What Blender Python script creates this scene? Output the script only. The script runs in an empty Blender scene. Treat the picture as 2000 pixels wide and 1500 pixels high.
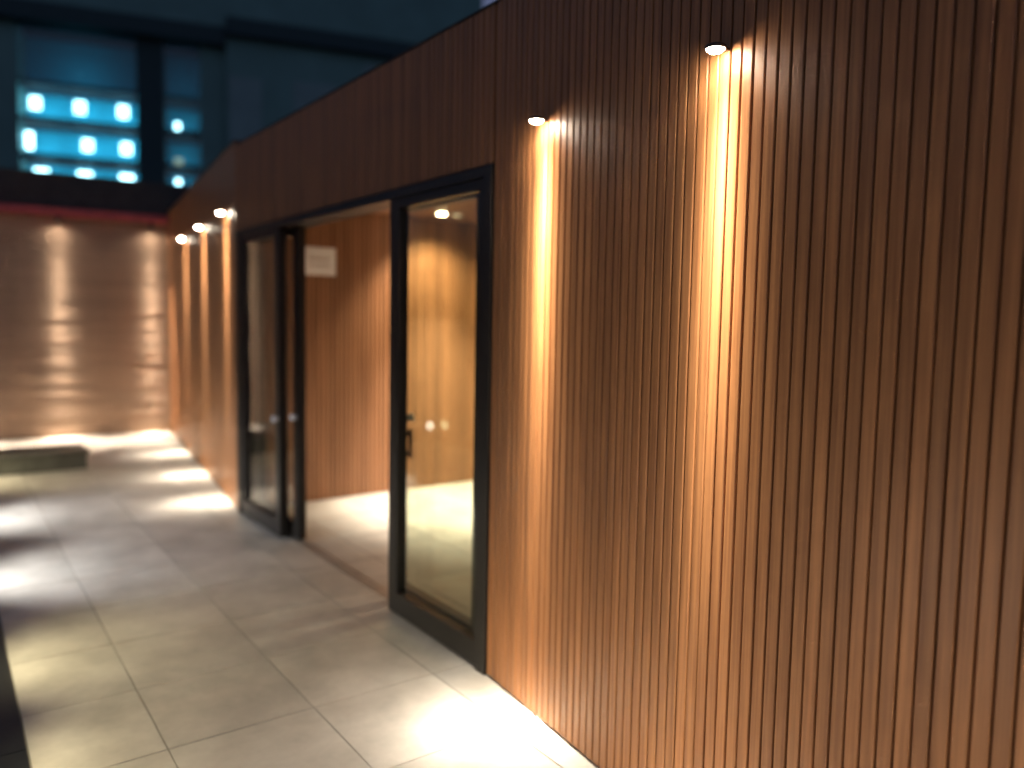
import bpy, bmesh, math, random
from mathutils import Vector, Matrix
random.seed(11)
R = math.radians
scene = bpy.context.scene
col = scene.collection

# ------------------------------------------------------------------ camera
cam_d = bpy.data.cameras.new("camera")
cam = bpy.data.objects.new("camera", cam_d); col.objects.link(cam)
yaw, pit, rol = R(36.26), R(4.60), R(1.03)
fw = Vector((math.sin(yaw)*math.cos(pit), math.cos(yaw)*math.cos(pit), -math.sin(pit)))
rt = Vector((math.cos(yaw), -math.sin(yaw), 0)); up = rt.cross(fw)
r2 = rt*math.cos(rol) + up*math.sin(rol); u2 = -rt*math.sin(rol) + up*math.cos(rol)
m = Matrix((r2, u2, -fw)).transposed().to_4x4(); m.translation = Vector((-1.9586, 0, 1.6))
cam.matrix_world = m
cam_d.sensor_width = 36; cam_d.lens = 1535.45/2000*36
cam_d.clip_start = 0.05; cam_d.clip_end = 3000
cam_d.dof.use_dof = True; cam_d.dof.focus_distance = 2.25; cam_d.dof.aperture_fstop = 0.88
scene.camera = cam

# ------------------------------------------------------------------ world, exposure
world = bpy.data.worlds.new("World"); scene.world = world; world.use_nodes = True
wn = world.node_tree.nodes; wl = world.node_tree.links
sky = wn.new("ShaderNodeTexSky"); sky.sky_type = 'NISHITA'; sky.sun_disc = False
sky.sun_elevation = R(-1.0); sky.sun_rotation = R(200); sky.altitude = 50; sky.ozone_density = 4.0
hs = wn.new("ShaderNodeHueSaturation"); hs.inputs["Saturation"].default_value = .62      # city dusk: the blue is greyed by haze
wl.new(sky.outputs[0], hs.inputs["Color"]); wl.new(hs.outputs[0], wn["Background"].inputs[0]); wn["Background"].inputs[1].default_value = 0.15
vs = scene.view_settings
vs.view_transform = 'Standard'; vs.look = 'None'; vs.exposure = 2.0; vs.gamma = 1.0; vs.use_curve_mapping = False
scene.cycles.use_denoising = True; scene.cycles.use_adaptive_sampling = True; scene.cycles.adaptive_threshold = .02
scene.cycles.sample_clamp_indirect = 6.0
scene.cycles.max_bounces = 6; scene.cycles.diffuse_bounces = 3; scene.cycles.glossy_bounces = 3; scene.cycles.transparent_max_bounces = 12

# ------------------------------------------------------------------ materials
MATS = {}
def nmat(name):
    mt = bpy.data.materials.new(name); mt.use_nodes = True
    return mt, mt.node_tree.nodes, mt.node_tree.links, mt.node_tree.nodes["Principled BSDF"]
def plain(name, c, rough=.6, metal=0., var=.15, scale=6., bump=.0, bscale=60.):
    mt, n, l, b = nmat(name)
    b.inputs["Roughness"].default_value = rough; b.inputs["Metallic"].default_value = metal
    tc = n.new("ShaderNodeTexCoord"); nz = n.new("ShaderNodeTexNoise"); nz.inputs["Scale"].default_value = scale
    nz.inputs["Detail"].default_value = 6
    rp = n.new("ShaderNodeValToRGB")
    rp.color_ramp.elements[0].position = .3; rp.color_ramp.elements[1].position = .7
    rp.color_ramp.elements[0].color = (*[v*(1-var) for v in c], 1); rp.color_ramp.elements[1].color = (*[min(1, v*(1+var)) for v in c], 1)
    l.new(tc.outputs["Object"], nz.inputs["Vector"]); l.new(nz.outputs[0], rp.inputs[0]); l.new(rp.outputs[0], b.inputs["Base Color"])
    if bump:
        n2 = n.new("ShaderNodeTexNoise"); n2.inputs["Scale"].default_value = bscale; n2.inputs["Detail"].default_value = 4
        bp = n.new("ShaderNodeBump"); bp.inputs["Strength"].default_value = bump; bp.inputs["Distance"].default_value = .01
        l.new(tc.outputs["Object"], n2.inputs["Vector"]); l.new(n2.outputs[0], bp.inputs["Height"]); l.new(bp.outputs[0], b.inputs["Normal"])
    MATS[name] = mt; return mt
def wood(name, c0, c1, rough=.45, rvar=.15):
    mt, n, l, b = nmat(name)
    tc = n.new("ShaderNodeTexCoord"); oi = n.new("ShaderNodeObjectInfo")
    mu = n.new("ShaderNodeMath"); mu.operation = 'MULTIPLY'; mu.inputs[1].default_value = 37.0
    cb = n.new("ShaderNodeCombineXYZ"); ad = n.new("ShaderNodeVectorMath"); ad.operation = 'ADD'
    mp = n.new("ShaderNodeMapping"); mp.inputs["Scale"].default_value = (70, 70, 1.6)
    nz = n.new("ShaderNodeTexNoise"); nz.inputs["Scale"].default_value = 1.0; nz.inputs["Detail"].default_value = 7; nz.inputs["Roughness"].default_value = .6
    l.new(oi.outputs["Random"], mu.inputs[0]); l.new(mu.outputs[0], cb.inputs[0]); l.new(mu.outputs[0], cb.inputs[2])
    l.new(tc.outputs["Object"], ad.inputs[0]); l.new(cb.outputs[0], ad.inputs[1]); l.new(ad.outputs[0], mp.inputs[0]); l.new(mp.outputs[0], nz.inputs["Vector"])
    rp = n.new("ShaderNodeValToRGB"); rp.color_ramp.elements[0].position = .36; rp.color_ramp.elements[1].position = .64
    rp.color_ramp.elements[0].color = (*c0, 1); rp.color_ramp.elements[1].color = (*c1, 1)
    l.new(nz.outputs[0], rp.inputs[0])
    # tone of each board
    mr = n.new("ShaderNodeMapRange"); mr.inputs[3].default_value = 1-rvar; mr.inputs[4].default_value = 1+rvar
    l.new(oi.outputs["Random"], mr.inputs[0])
    hs = n.new("ShaderNodeHueSaturation"); l.new(mr.outputs[0], hs.inputs["Value"]); l.new(rp.outputs[0], hs.inputs["Color"])
    l.new(hs.outputs[0], b.inputs["Base Color"])
    b.inputs["Roughness"].default_value = rough
    bp = n.new("ShaderNodeBump"); bp.inputs["Strength"].default_value = .25; bp.inputs["Distance"].default_value = .002
    l.new(nz.outputs[0], bp.inputs["Height"]); l.new(bp.outputs[0], b.inputs["Normal"])
    MATS[name] = mt; return mt
def emit(name, c, s):
    mt, n, l, b = nmat(name)
    b.inputs["Base Color"].default_value = (.8, .8, .8, 1)
    b.inputs["Emission Color"].default_value = (*c, 1); b.inputs["Emission Strength"].default_value = s
    MATS[name] = mt; return mt
def glass(name, tint, ior=1.5, boost=1.0):
    mt, n, l, b = nmat(name); n.remove(b)
    tr = n.new("ShaderNodeBsdfTransparent"); tr.inputs[0].default_value = (*tint, 1)
    gl = n.new("ShaderNodeBsdfGlossy"); gl.inputs["Roughness"].default_value = .015
    fr = n.new("ShaderNodeFresnel"); ge = n.new("ShaderNodeNewGeometry")
    mr = n.new("ShaderNodeMapRange"); mr.inputs[3].default_value = ior; mr.inputs[4].default_value = 1/ior
    l.new(ge.outputs["Backfacing"], mr.inputs[0]); l.new(mr.outputs[0], fr.inputs[0])   # a flat pane reflects alike from both faces
    mx = n.new("ShaderNodeMixShader"); l.new(fr.outputs[0], mx.inputs[0]); l.new(tr.outputs[0], mx.inputs[1]); l.new(gl.outputs[0], mx.inputs[2])
    l.new(mx.outputs[0], n["Material Output"].inputs[0]); MATS[name] = mt; return mt

W_SLAT = wood("slat_wood", (.29, .113, .038), (.47, .202, .072))
W_IN = wood("lobby_wood", (.27, .118, .05), (.40, .185, .085), .5, .2)
W_BACK = plain("backing_dark_wood", (.055, .026, .014), .8)
W_CEIL = wood("ceiling_wood", (.24, .10, .045), (.33, .15, .07), .4, .05)
M_FRAME = plain("bronze_black_metal", (.026, .021, .017), .42, .15, .1)
M_KNOB = plain("knob_glint_white", (.95, .94, .92), .25, .15, .02)  # near-white, barely metallic: the knobs' lamp glints are put into the colour
M_RING = plain("lamp_trim", (.06, .040, .030), .5, .3)
M_BLACK = plain("black_granite", (.014, .015, .014), .35, 0, .3, 40)
M_GROUND = plain("dark_ground", (.03, .03, .03), .9, 0, .3, 2)
M_GROUT = plain("grout", (.25, .225, .185), .9)
M_RED = plain("red_paint", (.42, .07, .07), .5)
M_DARK = plain("dark_render", (.045, .040, .038), .85)
M_PAPER = plain("paper", (.86, .83, .78), .8, 0, .03)
M_PRINT = plain("brown_print", (.30, .16, .10), .8)
M_PLINTH = plain("dark_plinth_stone", (.085, .083, .068), .5, 0, .3, 8)
M_CONC = plain("teal_render", (.115, .235, .225), .8, 0, .12, .4)
M_CONC2 = plain("pale_teal_panel", (.16, .26, .265), .7, 0, .10, .6)
M_BAND = plain("dark_cornice", (.020, .048, .055), .8)
M_ROOM = plain("blue_room_paint", (.012, .40, .56), .7, 0, .08)
M_SLAB = plain("slab_edge", (.02, .03, .038), .8)
M_TRACK = plain("track_metal", (.42, .39, .33), .35, .9)
E_LENS = emit("lamp_lens", (1.0, .86, .68), 45)
E_SQ = emit("square_lamp_lens", (1.0, .80, .52), 30)
E_DIM = emit("dim_lamp_lens", (1.0, .75, .5), .25)
E_WIN = emit("office_lamp", (.78, .93, 1.0), 3.5)
E_WIN2 = emit("office_lamp_soft", (.70, .92, 1.0), 3.0)
E_BOL = emit("bollard_lens", (1.0, .95, .8), 3)
G_CLEAR = glass("clear_glass", (.95, .955, .93))
G_TINT = glass("warm_tinted_glass", (.92, .955, .86))
G_OFFICE = glass("office_glass", (.55, .75, .80))

# tiles
def tile_mat():
    mt, n, l, b = nmat("stone_tile")
    tc = n.new("ShaderNodeTexCoord"); oi = n.new("ShaderNodeObjectInfo")
    ad = n.new("ShaderNodeVectorMath"); ad.operation = 'ADD'
    l.new(tc.outputs["Object"], ad.inputs[0]); l.new(oi.outputs["Location"], ad.inputs[1])
    n1 = n.new("ShaderNodeTexNoise"); n1.inputs["Scale"].default_value = 3.2; n1.inputs["Detail"].default_value = 8; n1.inputs["Roughness"].default_value = .62
    n2 = n.new("ShaderNodeTexNoise"); n2.inputs["Scale"].default_value = 60; n2.inputs["Detail"].default_value = 3
    l.new(ad.outputs[0], n1.inputs["Vector"]); l.new(ad.outputs[0], n2.inputs["Vector"])
    rp = n.new("ShaderNodeValToRGB"); e = rp.color_ramp.elements
    e[0].position = .28; e[0].color = (.40, .358, .300, 1); e[1].position = .72; e[1].color = (.58, .53, .455, 1)
    l.new(n1.outputs[0], rp.inputs[0])
    mr = n.new("ShaderNodeMapRange"); mr.inputs[3].default_value = .88; mr.inputs[4].default_value = 1.1; l.new(oi.outputs["Random"], mr.inputs[0])
    hs = n.new("ShaderNodeHueSaturation"); l.new(mr.outputs[0], hs.inputs["Value"]); l.new(rp.outputs[0], hs.inputs["Color"])
    n3 = n.new("ShaderNodeTexNoise"); n3.inputs["Scale"].default_value = 1.3; n3.inputs["Detail"].default_value = 5; n3.inputs["Roughness"].default_value = .7
    l.new(ad.outputs[0], n3.inputs["Vector"])
    st = n.new("ShaderNodeMapRange"); st.inputs[1].default_value = .35; st.inputs[2].default_value = .6; st.inputs[3].default_value = .74; st.inputs[4].default_value = 1.0
    l.new(n3.outputs[0], st.inputs[0])
    vm = n.new("ShaderNodeVectorMath"); vm.operation = 'SCALE'; l.new(hs.outputs[0], vm.inputs[0]); l.new(st.outputs[0], vm.inputs["Scale"])
    l.new(vm.outputs[0], b.inputs["Base Color"])
    rr = n.new("ShaderNodeMapRange"); rr.inputs[3].default_value = .32; rr.inputs[4].default_value = .58; l.new(n1.outputs[0], rr.inputs[0]); l.new(rr.outputs[0], b.inputs["Roughness"])
    bp = n.new("ShaderNodeBump"); bp.inputs["Strength"].default_value = .12; bp.inputs["Distance"].default_value = .003
    l.new(n2.outputs[0], bp.inputs["Height"]); l.new(bp.outputs[0], b.inputs["Normal"])
    return mt
M_TILE = tile_mat()
def stone_mat():
    mt, n, l, b = nmat("ledge_stone")
    tc = n.new("ShaderNodeTexCoord"); oi = n.new("ShaderNodeObjectInfo")
    ad = n.new("ShaderNodeVectorMath"); ad.operation = 'ADD'
    l.new(tc.outputs["Object"], ad.inputs[0]); l.new(oi.outputs["Location"], ad.inputs[1])
    n1 = n.new("ShaderNodeTexNoise"); n1.inputs["Scale"].default_value = 9; n1.inputs["Detail"].default_value = 8
    mp = n.new("ShaderNodeMapping"); mp.inputs["Scale"].default_value = (1, 1, 5)
    l.new(ad.outputs[0], mp.inputs[0]); l.new(mp.outputs[0], n1.inputs["Vector"])
    rp = n.new("ShaderNodeValToRGB"); e = rp.color_ramp.elements
    e[0].position = .3; e[0].color = (.27, .172, .112, 1); e[1].position = .75; e[1].color = (.43, .300, .205, 1)
    l.new(n1.outputs[0], rp.inputs[0])
    mr = n.new("ShaderNodeMapRange"); mr.inputs[3].default_value = .90; mr.inputs[4].default_value = 1.08; l.new(oi.outputs["Random"], mr.inputs[0])
    hs = n.new("ShaderNodeHueSaturation"); l.new(mr.outputs[0], hs.inputs["Value"]); l.new(rp.outputs[0], hs.inputs["Color"])
    l.new(hs.outputs[0], b.inputs["Base Color"]); b.inputs["Roughness"].default_value = .8
    bp = n.new("ShaderNodeBump"); bp.inputs["Strength"].default_value = .5; bp.inputs["Distance"].default_value = .006
    l.new(n1.outputs[0], bp.inputs["Height"]); l.new(bp.outputs[0], b.inputs["Normal"])
    return mt
M_STONE = stone_mat()

# ------------------------------------------------------------------ helpers
def tag(o, label=None, cat=None, group=None, kind=None):
    if label: o["label"] = label
    if cat: o["category"] = cat
    if group: o["group"] = group
    if kind: o["kind"] = kind
    return o
def empty(name, loc=(0, 0, 0), rz=0.):
    o = bpy.data.objects.new(name, None); o.empty_display_size = .1; col.objects.link(o)
    o.location = loc; o.rotation_euler = (0, 0, rz); return o
def link(name, me, mat, parent=None, loc=None):
    o = bpy.data.objects.new(name, me); col.objects.link(o)
    if mat and not me.materials: me.materials.append(mat)
    if parent: o.parent = parent
    if loc: o.location = loc
    return o
def add_box(bm, x0, x1, y0, y1, z0, z1):
    v = [bm.verts.new(c) for c in ((x0,y0,z0),(x1,y0,z0),(x1,y1,z0),(x0,y1,z0),(x0,y0,z1),(x1,y0,z1),(x1,y1,z1),(x0,y1,z1))]
    fs = [bm.faces.new([v[i] for i in f]) for f in ((0,3,2,1),(4,5,6,7),(0,1,5,4),(1,2,6,5),(2,3,7,6),(3,0,4,7))]
    return v, fs
def box(name, mat, parent, x0, x1, y0, y1, z0, z1, bevel=0.):
    """mesh about its own centre, placed at that centre in the parent's space"""
    cx, cy, cz = (x0+x1)/2, (y0+y1)/2, (z0+z1)/2
    bm = bmesh.new(); add_box(bm, x0-cx, x1-cx, y0-cy, y1-cy, z0-cz, z1-cz)
    if bevel: bmesh.ops.bevel(bm, geom=bm.edges[:], offset=bevel, segments=2, affect='EDGES', profile=.6)
    me = bpy.data.meshes.new(name); bm.to_mesh(me); bm.free()
    return link(name, me, mat, parent, (cx, cy, cz))
def lathe(name, mat, parent, prof, loc, seg=24, axis='Z', smooth=True):
    """revolve (radius, height) pairs"""
    bm = bmesh.new(); rings = []
    for r, h in prof:
        if r < 1e-6: rings.append([bm.verts.new((0, 0, h))])
        else: rings.append([bm.verts.new((r*math.cos(2*math.pi*i/seg), r*math.sin(2*math.pi*i/seg), h)) for i in range(seg)])
    for a, b in zip(rings, rings[1:]):
        for i in range(seg):
            j = (i+1) % seg
            q = [a[i % len(a)], a[j % len(a)], b[j % len(b)], b[i % len(b)]]
            u = []
            for v in q:
                if v not in u: u.append(v)
            if len(u) > 2: bm.faces.new(u)
    bmesh.ops.recalc_face_normals(bm, faces=bm.faces[:])
    if axis == 'X': bmesh.ops.rotate(bm, verts=bm.verts[:], matrix=Matrix.Rotation(R(90), 3, 'Y'))
    me = bpy.data.meshes.new(name); bm.to_mesh(me); bm.free()
    if smooth:
        for p in me.polygons: p.use_smooth = True
    return link(name, me, mat, parent, loc)
def spot(parent, loc, aim, energy, size, blend, color, radius=.02):
    d = bpy.data.lights.new("lamp_light", 'SPOT'); d.energy = energy; d.spot_size = R(size); d.spot_blend = blend
    d.color = color; d.shadow_soft_size = radius
    o = bpy.data.objects.new("lamp_light", d); col.objects.link(o); o.parent = parent; o.location = loc
    v = Vector(aim) - Vector(loc); o.rotation_euler = v.to_track_quat('-Z', 'Y').to_euler()
    return o
def beam(parent, loc, aim, energy, color, s0=.10, power=-2.0, k=4.6e-5, spill=7., size=164, radius=.015):
    """narrow-beam reflector lamp: intensity falls off with the angle from the axis"""
    o = spot(parent, loc, aim, energy, size, .6, color, radius); d = o.data; d.use_nodes = True
    n, l = d.node_tree.nodes, d.node_tree.links
    tc = n.new("ShaderNodeTexCoord"); mu = n.new("ShaderNodeVectorMath"); mu.operation = 'MULTIPLY'; mu.inputs[1].default_value = (1, 1, 0)
    dt = n.new("ShaderNodeVectorMath"); dt.operation = 'DOT_PRODUCT'
    l.new(tc.outputs["Normal"], mu.inputs[0]); l.new(mu.outputs[0], dt.inputs[0]); l.new(mu.outputs[0], dt.inputs[1])
    ad = n.new("ShaderNodeMath"); ad.operation = 'ADD'; ad.inputs[1].default_value = s0*s0; l.new(dt.outputs["Value"], ad.inputs[0])
    pw = n.new("ShaderNodeMath"); pw.operation = 'POWER'; pw.inputs[1].default_value = power; l.new(ad.outputs[0], pw.inputs[0])
    cs = n.new("ShaderNodeMath"); cs.operation = 'ADD'; cs.inputs[1].default_value = spill; l.new(pw.outputs[0], cs.inputs[0])
    ml = n.new("ShaderNodeMath"); ml.operation = 'MULTIPLY'; ml.inputs[1].default_value = k; l.new(cs.outputs[0], ml.inputs[0])
    em = n["Emission"]; l.new(ml.outputs[0], em.inputs["Strength"])
    return o
def xf(origin, phi, x, y):
    return (origin[0] + x*math.cos(phi) - y*math.sin(phi), origin[1] + x*math.sin(phi) + y*math.cos(phi))

PITCH, SW, SD = .04262, .0360, .016
def slat_mesh(h, sw=SW):
    c = .0022
    pf = [(0, SD), (0, c), (c, 0), (sw-c, 0), (sw, c), (sw, SD)]
    bm = bmesh.new()
    lo = [bm.verts.new((x, y, 0)) for x, y in pf]; hi = [bm.verts.new((x, y, h)) for x, y in pf]
    for i in range(6):
        j = (i+1) % 6; bm.faces.new((lo[i], lo[j], hi[j], hi[i]))
    bm.faces.new(lo[::-1]); bm.faces.new(hi)
    bmesh.ops.recalc_face_normals(bm, faces=bm.faces[:])
    me = bpy.data.meshes.new("slat"); bm.to_mesh(me); bm.free(); return me
def slats(parent, n, y, z0, z1, mat, x0=0., joined=False, sw=SW):
    if joined:
        bm = bmesh.new(); c = .0022
        for k in range(n):
            x = x0 + k*PITCH + (PITCH-SW)/2
            add_box(bm, x, x+SW, y, y+SD, z0, z1)
        me = bpy.data.meshes.new("slat_cladding"); bm.to_mesh(me); bm.free()
        o = link("slat_cladding", me, mat, parent); o["kind"] = "stuff"; return
    me = slat_mesh(z1-z0, sw); me.materials.append(mat)
    for k in range(n):
        o = bpy.data.objects.new("slat", me); col.objects.link(o); o.parent = parent
        o.location = (x0 + k*PITCH + (PITCH-sw)/2, y + random.uniform(-.0008, .0008), z0)

# ------------------------------------------------------------------ ground and paving
g = box("ground", M_GROUND, None, -1500, 1500, -1500, 1500, -.32, -.12); tag(g, kind="structure")
terr = box("terrace", M_GROUT, None, -1.735, 4.2, -.6, 13.0, -.12, -.004); tag(terr, kind="structure")
tc_ = Vector(terr.location)
def tile(x0, x1, y0, y1, parent=terr, name="tile", mat=None, top=0.):
    gp = .0025
    o = box(name, mat or M_TILE, None, x0+gp, x1-gp, y0+gp, y1-gp, top-.012, top+random.uniform(-.0006, .0006), .0012)
    o.parent = parent; o.location = Vector(o.location) - tc_
xs = [-1.735, -1.316, -.753, -.19, .373, .936, 1.499, 2.062, 2.625, 3.188, 3.751]
ys = [-.44 + .57*k for k in range(22)]
for j in range(len(ys)-1):
    for i in range(len(xs)-1):
        if i >= 4 and (ys[j] > 6.4 or ys[j+1] < 1.2): continue
        tile(xs[i], xs[i+1], ys[j], ys[j+1])
strip = box("dark_paving", M_GROUT, None, -3.3, -1.735, -.6, 13.0, -.12, -.010); tag(strip, kind="structure")
tc_ = Vector(strip.location)
for j in range(12):
    tile(-2.5, -1.738, -.6+1.3*j-.02, -.6+1.3*(j+1)-.02 if j < 10 else 13.0, strip, "slab", M_BLACK, -.004) if -.6+1.3*j < 12.9 else None

# ------------------------------------------------------------------ slatted walls and fascias
J, F0 = (0., 2.83), (0., 6.43)
PN, PF = R(-96.12), R(-97.0)
LN = 75; LD = 84; LF = 122
F1 = (F0[0] + LF*PITCH*math.sin(R(7)), F0[1] + LF*PITCH*math.cos(R(7)))
ZR, ZRF = 2.935, 2.975
def wall(origin, phi, n, z0, zr, label, joined=False, x0=0.):
    L = n*PITCH + x0
    w = empty("slatted_wall", (*origin, 0), phi); tag(w, label, "wall")
    box("backing_board", W_BACK, w, 0, L, SD+.0005, SD+.05, max(z0, .002), zr-.002)
    slats(w, n, 0, z0+(.012 if z0 == 0 else .004), zr, W_SLAT, x0, joined)
    box("coping", M_DARK, w, 0, L, -.006, .30, zr+.001, zr+.012, .003)
DH = 2.27
wall(J, PN, LN, 0, ZR, "tall brown vertical slat wall with two light beams right of the entrance", x0=.004)
wall(F0, R(-90), LD, DH+.002, ZR, "dark brown slatted wall band above the glazed sliding entrance", x0=.014)
wall(F1, PF, LF, 0, ZRF, "blurred slat wall with three lit downlights beyond the entrance", joined=True)
rbm = bmesh.new(); add_box(rbm, .072, 5.2, -.6, 6.52, 2.60, 2.78); add_box(rbm, .80, 5.2, 6.521, 12.4, 2.60, 2.78)
rme = bpy.data.meshes.new("roof"); rbm.to_mesh(rme); rbm.free()
roof = link("roof", rme, M_DARK); tag(roof, "flat dark roof slab of the low timber pavilion", "roof")

# ------------------------------------------------------------------ downlights in the soffit
WARM = (1.0, .91, .75)
def downlight(origin, phi, t, z, label, e_n, e_w, y=-.047):
    x, yy = xf(origin, phi, t, y)
    d = empty("downlight", (x, yy, z), phi); tag(d, label, "downlight", "small downlights on the slat walls")
    lathe("housing", M_RING, d, [(.0265, .003), (.0265, -.002), (.0280, -.002), (.029, 0), (.029, .007), (.026, .010), (0, .010)], (0, 0, 0))
    box("bracket", M_RING, d, -.010, .010, .027, -y-.0005, .0005, .008, .001)
    lathe("lens", E_LENS, d, [(0, -.013), (.009, -.0122), (.017, -.0095), (.023, -.005), (.0263, .002)], (0, 0, 0))
    beam(d, (0, 0, -.016), (0, .06, -2.0), e_n, WARM)
    beam(d, (0, 0, -.016), (0, -.20, -2.3), e_w, (1., .92, .80), .13, -2., 2.9e-4, 0.)
ZL = 2.36
downlight(J, PN, .418, ZL, "small round lit downlight on the slat wall, nearest the door frame", 1700, 420)
downlight(J, PN, 1.357, ZL, "larger looking round lit downlight on the slat wall at upper right", 1400, 380)
downlight(J, PN, 2.56, ZL, "round lit downlight past the right edge of the near slat wall", 1100, 420)
def far_t(Y): return (F1[1]-Y)/math.cos(R(7))
for Y, lb in ((6.87, "round lit downlight on the far wall just beside the left glass panel"),
              (8.15, "middle one of the three lit downlights on the far slat wall"),
              (9.55, "farthest left of the three lit downlights on the far slat wall")):
    downlight(F1, PF, far_t(Y), 2.465, lb, 1100, 300)

# ------------------------------------------------------------------ glazed sliding entrance
E0 = (0., 2.83, 0.)
ent = empty("sliding_entrance", E0); tag(ent, "dark metal framed glass sliding entrance standing open in the slat wall", "entrance door")
def eb(name, mat, x0, x1, y0, y1, z0, z1, par=None, bev=.0025):
    return box(name, mat, par or ent, x0, x1, y0, y1, z0, z1, bev)
def sub(par, name, mat, x0, x1, y0, y1, z0, z1, bev=.0025):
    c = Vector(par.location)
    o = box(name, mat, par, x0, x1, y0, y1, z0, z1, bev); o.location = Vector(o.location) - c; return o
eb("jamb", M_FRAME, -.012, .16, 0, .065, .002, DH)
eb("jamb", M_FRAME, -.012, .16, 3.515, 3.58, .002, DH)
hd = eb("head_frame", M_FRAME, -.010, .16, .0655, 3.5145, 2.222, DH-.002)
for xx in (.072, .098, .135):
    eb("floor_track", M_TRACK, xx, xx+.012, .09, 3.49, .001, .005, bev=.001)
def panel(name, y0, y1, x0, x1, st0, st1, gl, z0=.012, z1=2.221, rail=.110, top=.048):
    st = eb(name, M_FRAME, x0, x1, y0, y1, z0, z0+rail)          # the bottom rail carries the panel
    sub(st, "stile", M_FRAME, x0-.001, x1+.001, y0, y0+st0, z0+rail+.0005, z1)
    sub(st, "stile", M_FRAME, x0-.001, x1+.001, y1-st1, y1, z0+rail+.0005, z1)
    sub(st, "top_rail", M_FRAME, x0, x1, y0+st0, y1-st1, z1-top, z1-.001)
    xm = (x0+x1)/2
    sub(st, "glass", gl, xm-.004, xm+.004, y0+st0-.004, y1-st1+.004, z0+rail-.002, z1-top+.002, 0)
    return st
pr = panel("sidelight", .067, .955, .0, .055, .035, .095, G_TINT)
pl = panel("sidelight", 2.63, 3.513, .0, .055, .095, .07, G_CLEAR)
dr = panel("door_leaf", .19, 1.10, .088, .142, .07, .09, G_CLEAR)
dl = panel("door_leaf", 2.50, 3.42, .088, .142, .09, .07, G_CLEAR)
def knob(par, x, y, z, s):
    c = Vector(par.location)
    pf = [(0, .044), (.014, .043), (.024, .036), (.027, .027), (.023, .018), (.013, .012), (.013, .003), (.022, .0), (0, .0)]
    o = lathe("knob", M_KNOB, par, [(r, h*s) for r, h in pf], (x-c.x, y-c.y, z-c.z), axis='X')
def pull(par, x, y, z0, z1):
    c = Vector(par.location)
    bm = bmesh.new()
    add_box(bm, x-.008, x+.008, y-.008, y+.008, z0, z1)
    xw = .142
    add_box(bm, min(xw, x), max(xw, x)-.008, y-.006, y+.006, z0+.02, z0+.04); add_box(bm, min(xw, x), max(xw, x)-.008, y-.006, y+.006, z1-.04, z1-.02)
    me = bpy.data.meshes.new("pull_handle"); bm.to_mesh(me); bm.free()
    o = link("pull_handle", me, M_FRAME, par, (-c.x, -c.y, -c.z))
knob(pl, -.001, 2.675, .87, -1)
knob(dl, .087, 2.548, .89, -1)
knob(dr, .143, 1.025, 1.05, 1)
pull(dr, .168, 1.025, .82, .99)
knob(dr, .143, .235, 1.07, 1)

# ------------------------------------------------------------------ lobby behind the entrance
YI, CI = 6.45, 2.53
iw = empty("lobby_slat_wall", (.06, YI, 0), 0.); tag(iw, "warm brown slatted lobby wall seen through the open entrance", "wall")
NI = 86
box("backing_board", W_BACK, iw, 0, NI*PITCH, SD+.0005, SD+.06, .002, CI+.05)
slats(iw, NI, 0, .004, CI+.02, W_IN, sw=.0315)
cl = box("lobby_ceiling", W_CEIL, None, .165, 3.9, 1.2, YI+.02, CI, CI+.05); tag(cl, kind="structure")
lw = box("lobby_wall", W_IN, None, 3.72, 3.80, 1.2, YI, .002, CI-.001); tag(lw, "brown end wall of the lobby deep behind the glass", "wall")
lw2 = box("lobby_wall", W_IN, None, .30, 3.71, 1.20, 1.28, .002, CI-.001); tag(lw2, "brown lobby wall hidden behind the near slat wall", "wall")
# a sheet of paper on the lobby wall
pp = empty("paper_notice", (.705, YI-.003, 1.958)); tag(pp, "small white paper notice with two printed lines on the lobby wall", "notice")
box("sheet", M_PAPER, pp, -.150, .150, -.0015, 0, 0, .236)
def print_line(z, h, x0, x1, seed):
    rnd = random.Random(seed); bm = bmesh.new(); x = x0
    while x < x1:
        w = rnd.uniform(.007, .013); hh = h*rnd.choice((1, .72, .72, .8, 1))
        add_box(bm, x, x+w*.42, -.0026, -.0016, z, z+hh); add_box(bm, x+w*.42, x+w, -.0025, -.0016, z+hh*rnd.uniform(0, .7), z+hh*rnd.uniform(.75, 1))
        x += w + .0035
    me = bpy.data.meshes.new("print_line"); bm.to_mesh(me); bm.free(); link("print_line", me, M_PRINT, pp)
print_line(.130, .026, -.088, .082, 3); print_line(.078, .020, -.088, .088, 5)
# lobby lamps
GOLD = (1.0, .84, .60)
def ceiling_spot(x, y, label, lit, aim, e1, size, e2=0):
    d = empty("ceiling_spotlight", (x, y, CI)); tag(d, label, "spotlight", "square spotlights in the lobby ceiling")
    f = box("frame", M_RING, d, -.042, .042, -.042, .042, -.006, -.0005, .002)
    box("lens", E_SQ if lit else E_DIM, d, -.030, .030, -.030, .030, -.0115, -.0062)
    if lit:
        spot(d, (0, 0, -.02), aim, e1, size, 1., GOLD, .03)
        if e2: spot(d, (0, 0, -.02), (.30, -.35, -2), e2, 78, 1, (1., .91, .78), .03)
ceiling_spot(1.66, 6.02, "bright square spotlight in the lobby ceiling near the slat wall", True, (.25, .40, -1.5), 66, 112, 450)
ceiling_spot(1.80, 5.99, "dim square spotlight beside the bright one in the lobby ceiling", False, None, 0, 0)
ceiling_spot(2.75, 5.2, "square fill spotlight added deep in the lobby ceiling behind the right panel", True, (0, 0, -2), 22, 120, 0)  # added to fill the lobby with light
ceiling_spot(1.4, 3.9, "square fill spotlight added in the lobby ceiling behind the slat wall", True, (0, 0, -2), 22, 130, 0)  # another added lobby fill lamp

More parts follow.
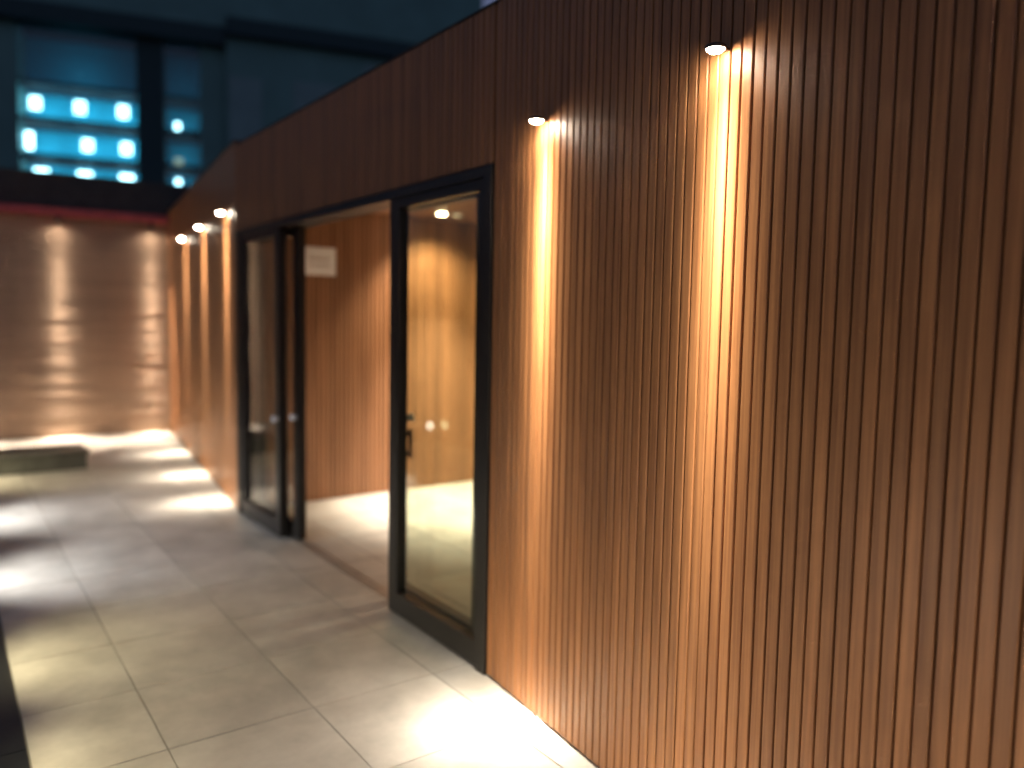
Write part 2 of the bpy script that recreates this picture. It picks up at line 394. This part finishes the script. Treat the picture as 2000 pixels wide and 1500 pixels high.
# ------------------------------------------------------------------ stone wall at the back
BA = R(-5); BO = (-3.4, 11.4+4.0*math.tan(R(5)))
bw = empty("stone_wall", (*BO, 0), BA); tag(bw, "stacked ledge stone wall with two light beams at the far end", "wall")
BL = 4.35
box("wall_core", M_DARK, bw, -.2, BL, .031, .30, .002, 2.80)
unit = None
z = .004; row = 0
while z < 2.78:
    h = random.uniform(.044, .062); h = min(h, 2.80-z)
    x = -.15 - random.uniform(0, .4)
    while x < BL:
        w = random.uniform(.62, 1.15); x1 = min(x+w, BL)
        if x1-x > .03:
            if unit is None:
                bm = bmesh.new(); add_box(bm, 0, 1, 0, 1, 0, 1)
                bmesh.ops.bevel(bm, geom=bm.edges[:], offset=.02, segments=1, affect='EDGES')
                unit = bpy.data.meshes.new("stone"); bm.to_mesh(unit); bm.free(); unit.materials.append(M_STONE)
            o = bpy.data.objects.new("stone", unit); col.objects.link(o); o.parent = bw
            pr_ = random.uniform(0, .007)
            o.location = (x+.001, -pr_, z+.001); o.scale = (x1-x-.003, .031+pr_, h-.003)
        x = x1
    z += h; row += 1
box("red_beam", M_RED, bw, -.2, BL, -.16, .25, 2.805, 2.905, .004)
box("parapet", M_DARK, bw, -.2, BL, -.06, .30, 2.906, 3.34, .004)
def washer(wx, label, e):
    x, y = xf(BO, BA, wx, -.13)
    d = empty("wall_washer", (x, y, 2.80), BA); tag(d, label, "wall lamp", "wall washers on the stone wall")
    lathe("housing", M_RING, d, [(0, 0.0), (.028, 0.), (.030, -.004), (.030, -.075), (.027, -.080), (.024, -.078), (.024, -.065)], (0, 0, 0))
    lathe("lens", E_LENS, d, [(0, -.066), (.0235, -.066)], (0, 0, 0))
    beam(d, (0, 0, -.085), (0, .03, -2.2), e, (1., .86, .70), .085, -2., .00014, 6.)
    spot(d, (0, 0, -.085), (0, -.42, -2.3), e*.6, 34, 1., (1., .86, .72), .02)
def on_back(X): return (X-BO[0])/math.cos(R(5))
washer(on_back(-.67), "lamp under the red beam, left of the two on the stone wall", 520)
washer(on_back(.39), "lamp under the red beam nearest the far slat wall", 520)
washer(on_back(-1.73), "lamp under the red beam past the left edge of the view", 520)

# low plinth in front of it
pb = empty("low_plinth", (-2.1, 9.3, 0)); tag(pb, "low dark stone plinth standing on the paving before the stone wall", "plinth")
box("base", M_PLINTH, pb, -1.30, 1.36, -.25, .30, .002, .15, .004)
box("top_slab", M_PLINTH, pb, -1.33, 1.385, -.275, .325, .151, .185, .006)

# ------------------------------------------------------------------ bollard lamps along the dark paving
def bollard(Y, c, e, label, size=100, aim=1.0):
    d = empty("bollard_lamp", (-2.14, Y, -.004)); tag(d, label, "bollard lamp", "bollard lamps along the dark paving")
    lathe("post", M_FRAME, d, [(0, .0), (.06, .0), (.06, .012), (.032, .016), (.032, .46), (0, .46)], (0, 0, 0), smooth=False)
    lathe("cap", M_FRAME, d, [(0, .56), (.05, .555), (.052, .53), (.05, .53), (0, .53)], (0, 0, 0), smooth=False)
    lathe("lens", E_BOL, d, [(.022, .461), (.022, .529)], (0, 0, 0))
    spot(d, (.06, 0, .50), (aim, 0, 0), e, size, 1., c, .03)
YEL = (1., .90, .58); WHT = (.92, .95, 1.)
bollard(0.75, (1., .95, .86), 7.5, "added bollard lamp filling the near slat wall, level with the camera", 150, 1.6)  # added out of view to fill the near slat wall
bollard(1.90, (1., .95, .86), 4.5, "added bollard lamp filling the near slat wall, just ahead of the camera", 150, 1.6)  # second added lamp, same wall fill
bollard(3.05, YEL, 8, "third bollard lamp with yellowish light left of the view")
bollard(4.08, YEL, 13, "fourth bollard lamp with yellowish light left of the view")
bollard(5.50, WHT, 24, "bollard lamp with white light, fifth along the dark paving")
bollard(7.10, WHT, 26, "bollard lamp with white light, sixth along the dark paving")
bollard(8.65, YEL, 16, "farthest bollard lamp with yellowish light, before the plinth")

# ------------------------------------------------------------------ office building far behind
QA = R(-15); q = Vector((-1.9586, 0, 0)) + 60*Vector((math.sin(R(8)), math.cos(R(8)), 0))
ob = empty("office_building", q, QA); tag(ob, "dark teal office block with rows of blue lit windows behind the stone wall", "building")
def ob_box(name, mat, *a, par=None): return box(name, mat, par or ob, *a)
ZT = 30.
W1, W2 = (-3.75, 3.15), (4.85, 7.1)
# wall pieces round the window openings
DP = 3.2
ob_box("wall", M_CONC, -24, W1[0], 0, DP, 0, 20.0)
ob_box("wall", M_BAND, W1[1], W2[0], -.05, DP, 0, 20.0)
ob_box("wall", M_CONC, W2[1], 8.8, 0, DP, 0, 20.0)
ob_box("wall", M_CONC, W1[0]+.001, W1[1]-.001, .02, DP, 0, 10.2)
ob_box("wall", M_CONC, W2[0]+.001, W2[1]-.001, .02, DP, 0, 10.2)
ob_box("side_wing", M_CONC, 8.801, 27.4, -.7, DP, 0, 20.6)
ob_box("rear_block", M_CONC, -24, 27.4, DP+.01, 14, 0, 19.9)
ob_box("cornice", M_BAND, -24, 8.79, -.9, 13.9, 20.01, 21.15)
ob_box("cornice", M_BAND, 8.80, 27.4, -1.4, 13.9, 20.61, 21.75)
ob_box("upper_storey", M_CONC, -24, 27.3, -.6, 13.8, 21.76, ZT)
ob_box("upper_storey_base", M_CONC, -24, 8.78, -.6, 13.8, 21.16, 21.755)
for (a, b, c, d_) in ((8.95, 11.1, 13.4, 18.0), (13.2, 16.2, 15.4, 18.2), (18.2, 25.5, 17.0, 20.0)):
    ob_box("facade_panel", M_CONC2, a, b, -.78, -.705, c, d_)
rows = [(10.25, 11.55), (11.85, 13.85), (14.20, 16.25), (16.45, 19.95)]
lamp_x = [(-2.75, -.2, 2.35), (-3.4, 0., 2.35), (-3.0, -.4, 2.2)]
lamp_z = [(10.85, .55), (12.85, .62), (15.3, .62)]
for wi, (a, b) in enumerate((W1, W2)):
    for ri, (z0, z1) in enumerate(rows):
        wdw = ob_box("window", M_ROOM, a+.01, b-.01, DP-.3, DP-.02, z0, z1)   # lit back wall of the room
        c = Vector(wdw.location)
        def wsub(name, mat, *A):
            o = box(name, mat, wdw, *A); o.location = Vector(o.location)-c; return o
        wsub("slab_edge", M_SLAB, a+.002, b-.002, .03, DP-.31, z0-(.30 if ri < 3 else .19), z0-.001)
        if ri == 3: wsub("slab_edge", M_SLAB, a+.002, b-.002, .03, DP-.31, z1+.001, z1+.05)
        wsub("pane", G_OFFICE, a+.003, b-.003, .10, .13, z0+.001, z1-.001)
        if ri == 3:
            pd = bpy.data.lights.new("room_light", 'POINT'); pd.energy = 15 if wi == 0 else 5; pd.color = (.40, .85, 1.); pd.shadow_soft_size = .2
            po = bpy.data.objects.new("room_light", pd); col.objects.link(po); po.parent = wdw; po.location = Vector(((a+b)/2, .6, 17.4)) - c
            continue
        zc, sz = lamp_z[ri]
        for px_ in ((-2.4, -.2, 2.1) if wi == 0 else (5.9,)):
            pd = bpy.data.lights.new("room_light", 'POINT'); pd.energy = (13, 20, 20)[ri]*(1 if wi == 0 else .35); pd.color = (.45, .88, 1.); pd.shadow_soft_size = .15
            po = bpy.data.objects.new("room_light", pd); col.objects.link(po); po.parent = wdw
            po.location = Vector((px_, 1.7, (10.9, 12.8, 14.9)[ri])) - c
        if wi == 0:
            for k, lx in enumerate(lamp_x[ri]):
                hw = (sz*.75, sz*(.34 if k == 0 else .5), sz*.5)[ri]; hh = (sz*.42, sz*(.85 if k == 0 else .6), sz*.62)[ri]
                wsub("office_lamp", (E_WIN, E_WIN if k == 0 else E_WIN2, E_WIN2)[ri], lx-hw, lx+hw, 1.2, 1.32, zc-hh, zc+hh)
        elif ri != 1:
            wsub("office_lamp", E_WIN, 5.45, 5.75, 1.2, 1.32, zc-.2 if ri == 0 else 14.5, zc+.2 if ri == 0 else 14.9)
        else:
            wsub("office_lamp", E_DIM, 5.4, 5.9, 1.2, 1.32, 12.1, 12.5)
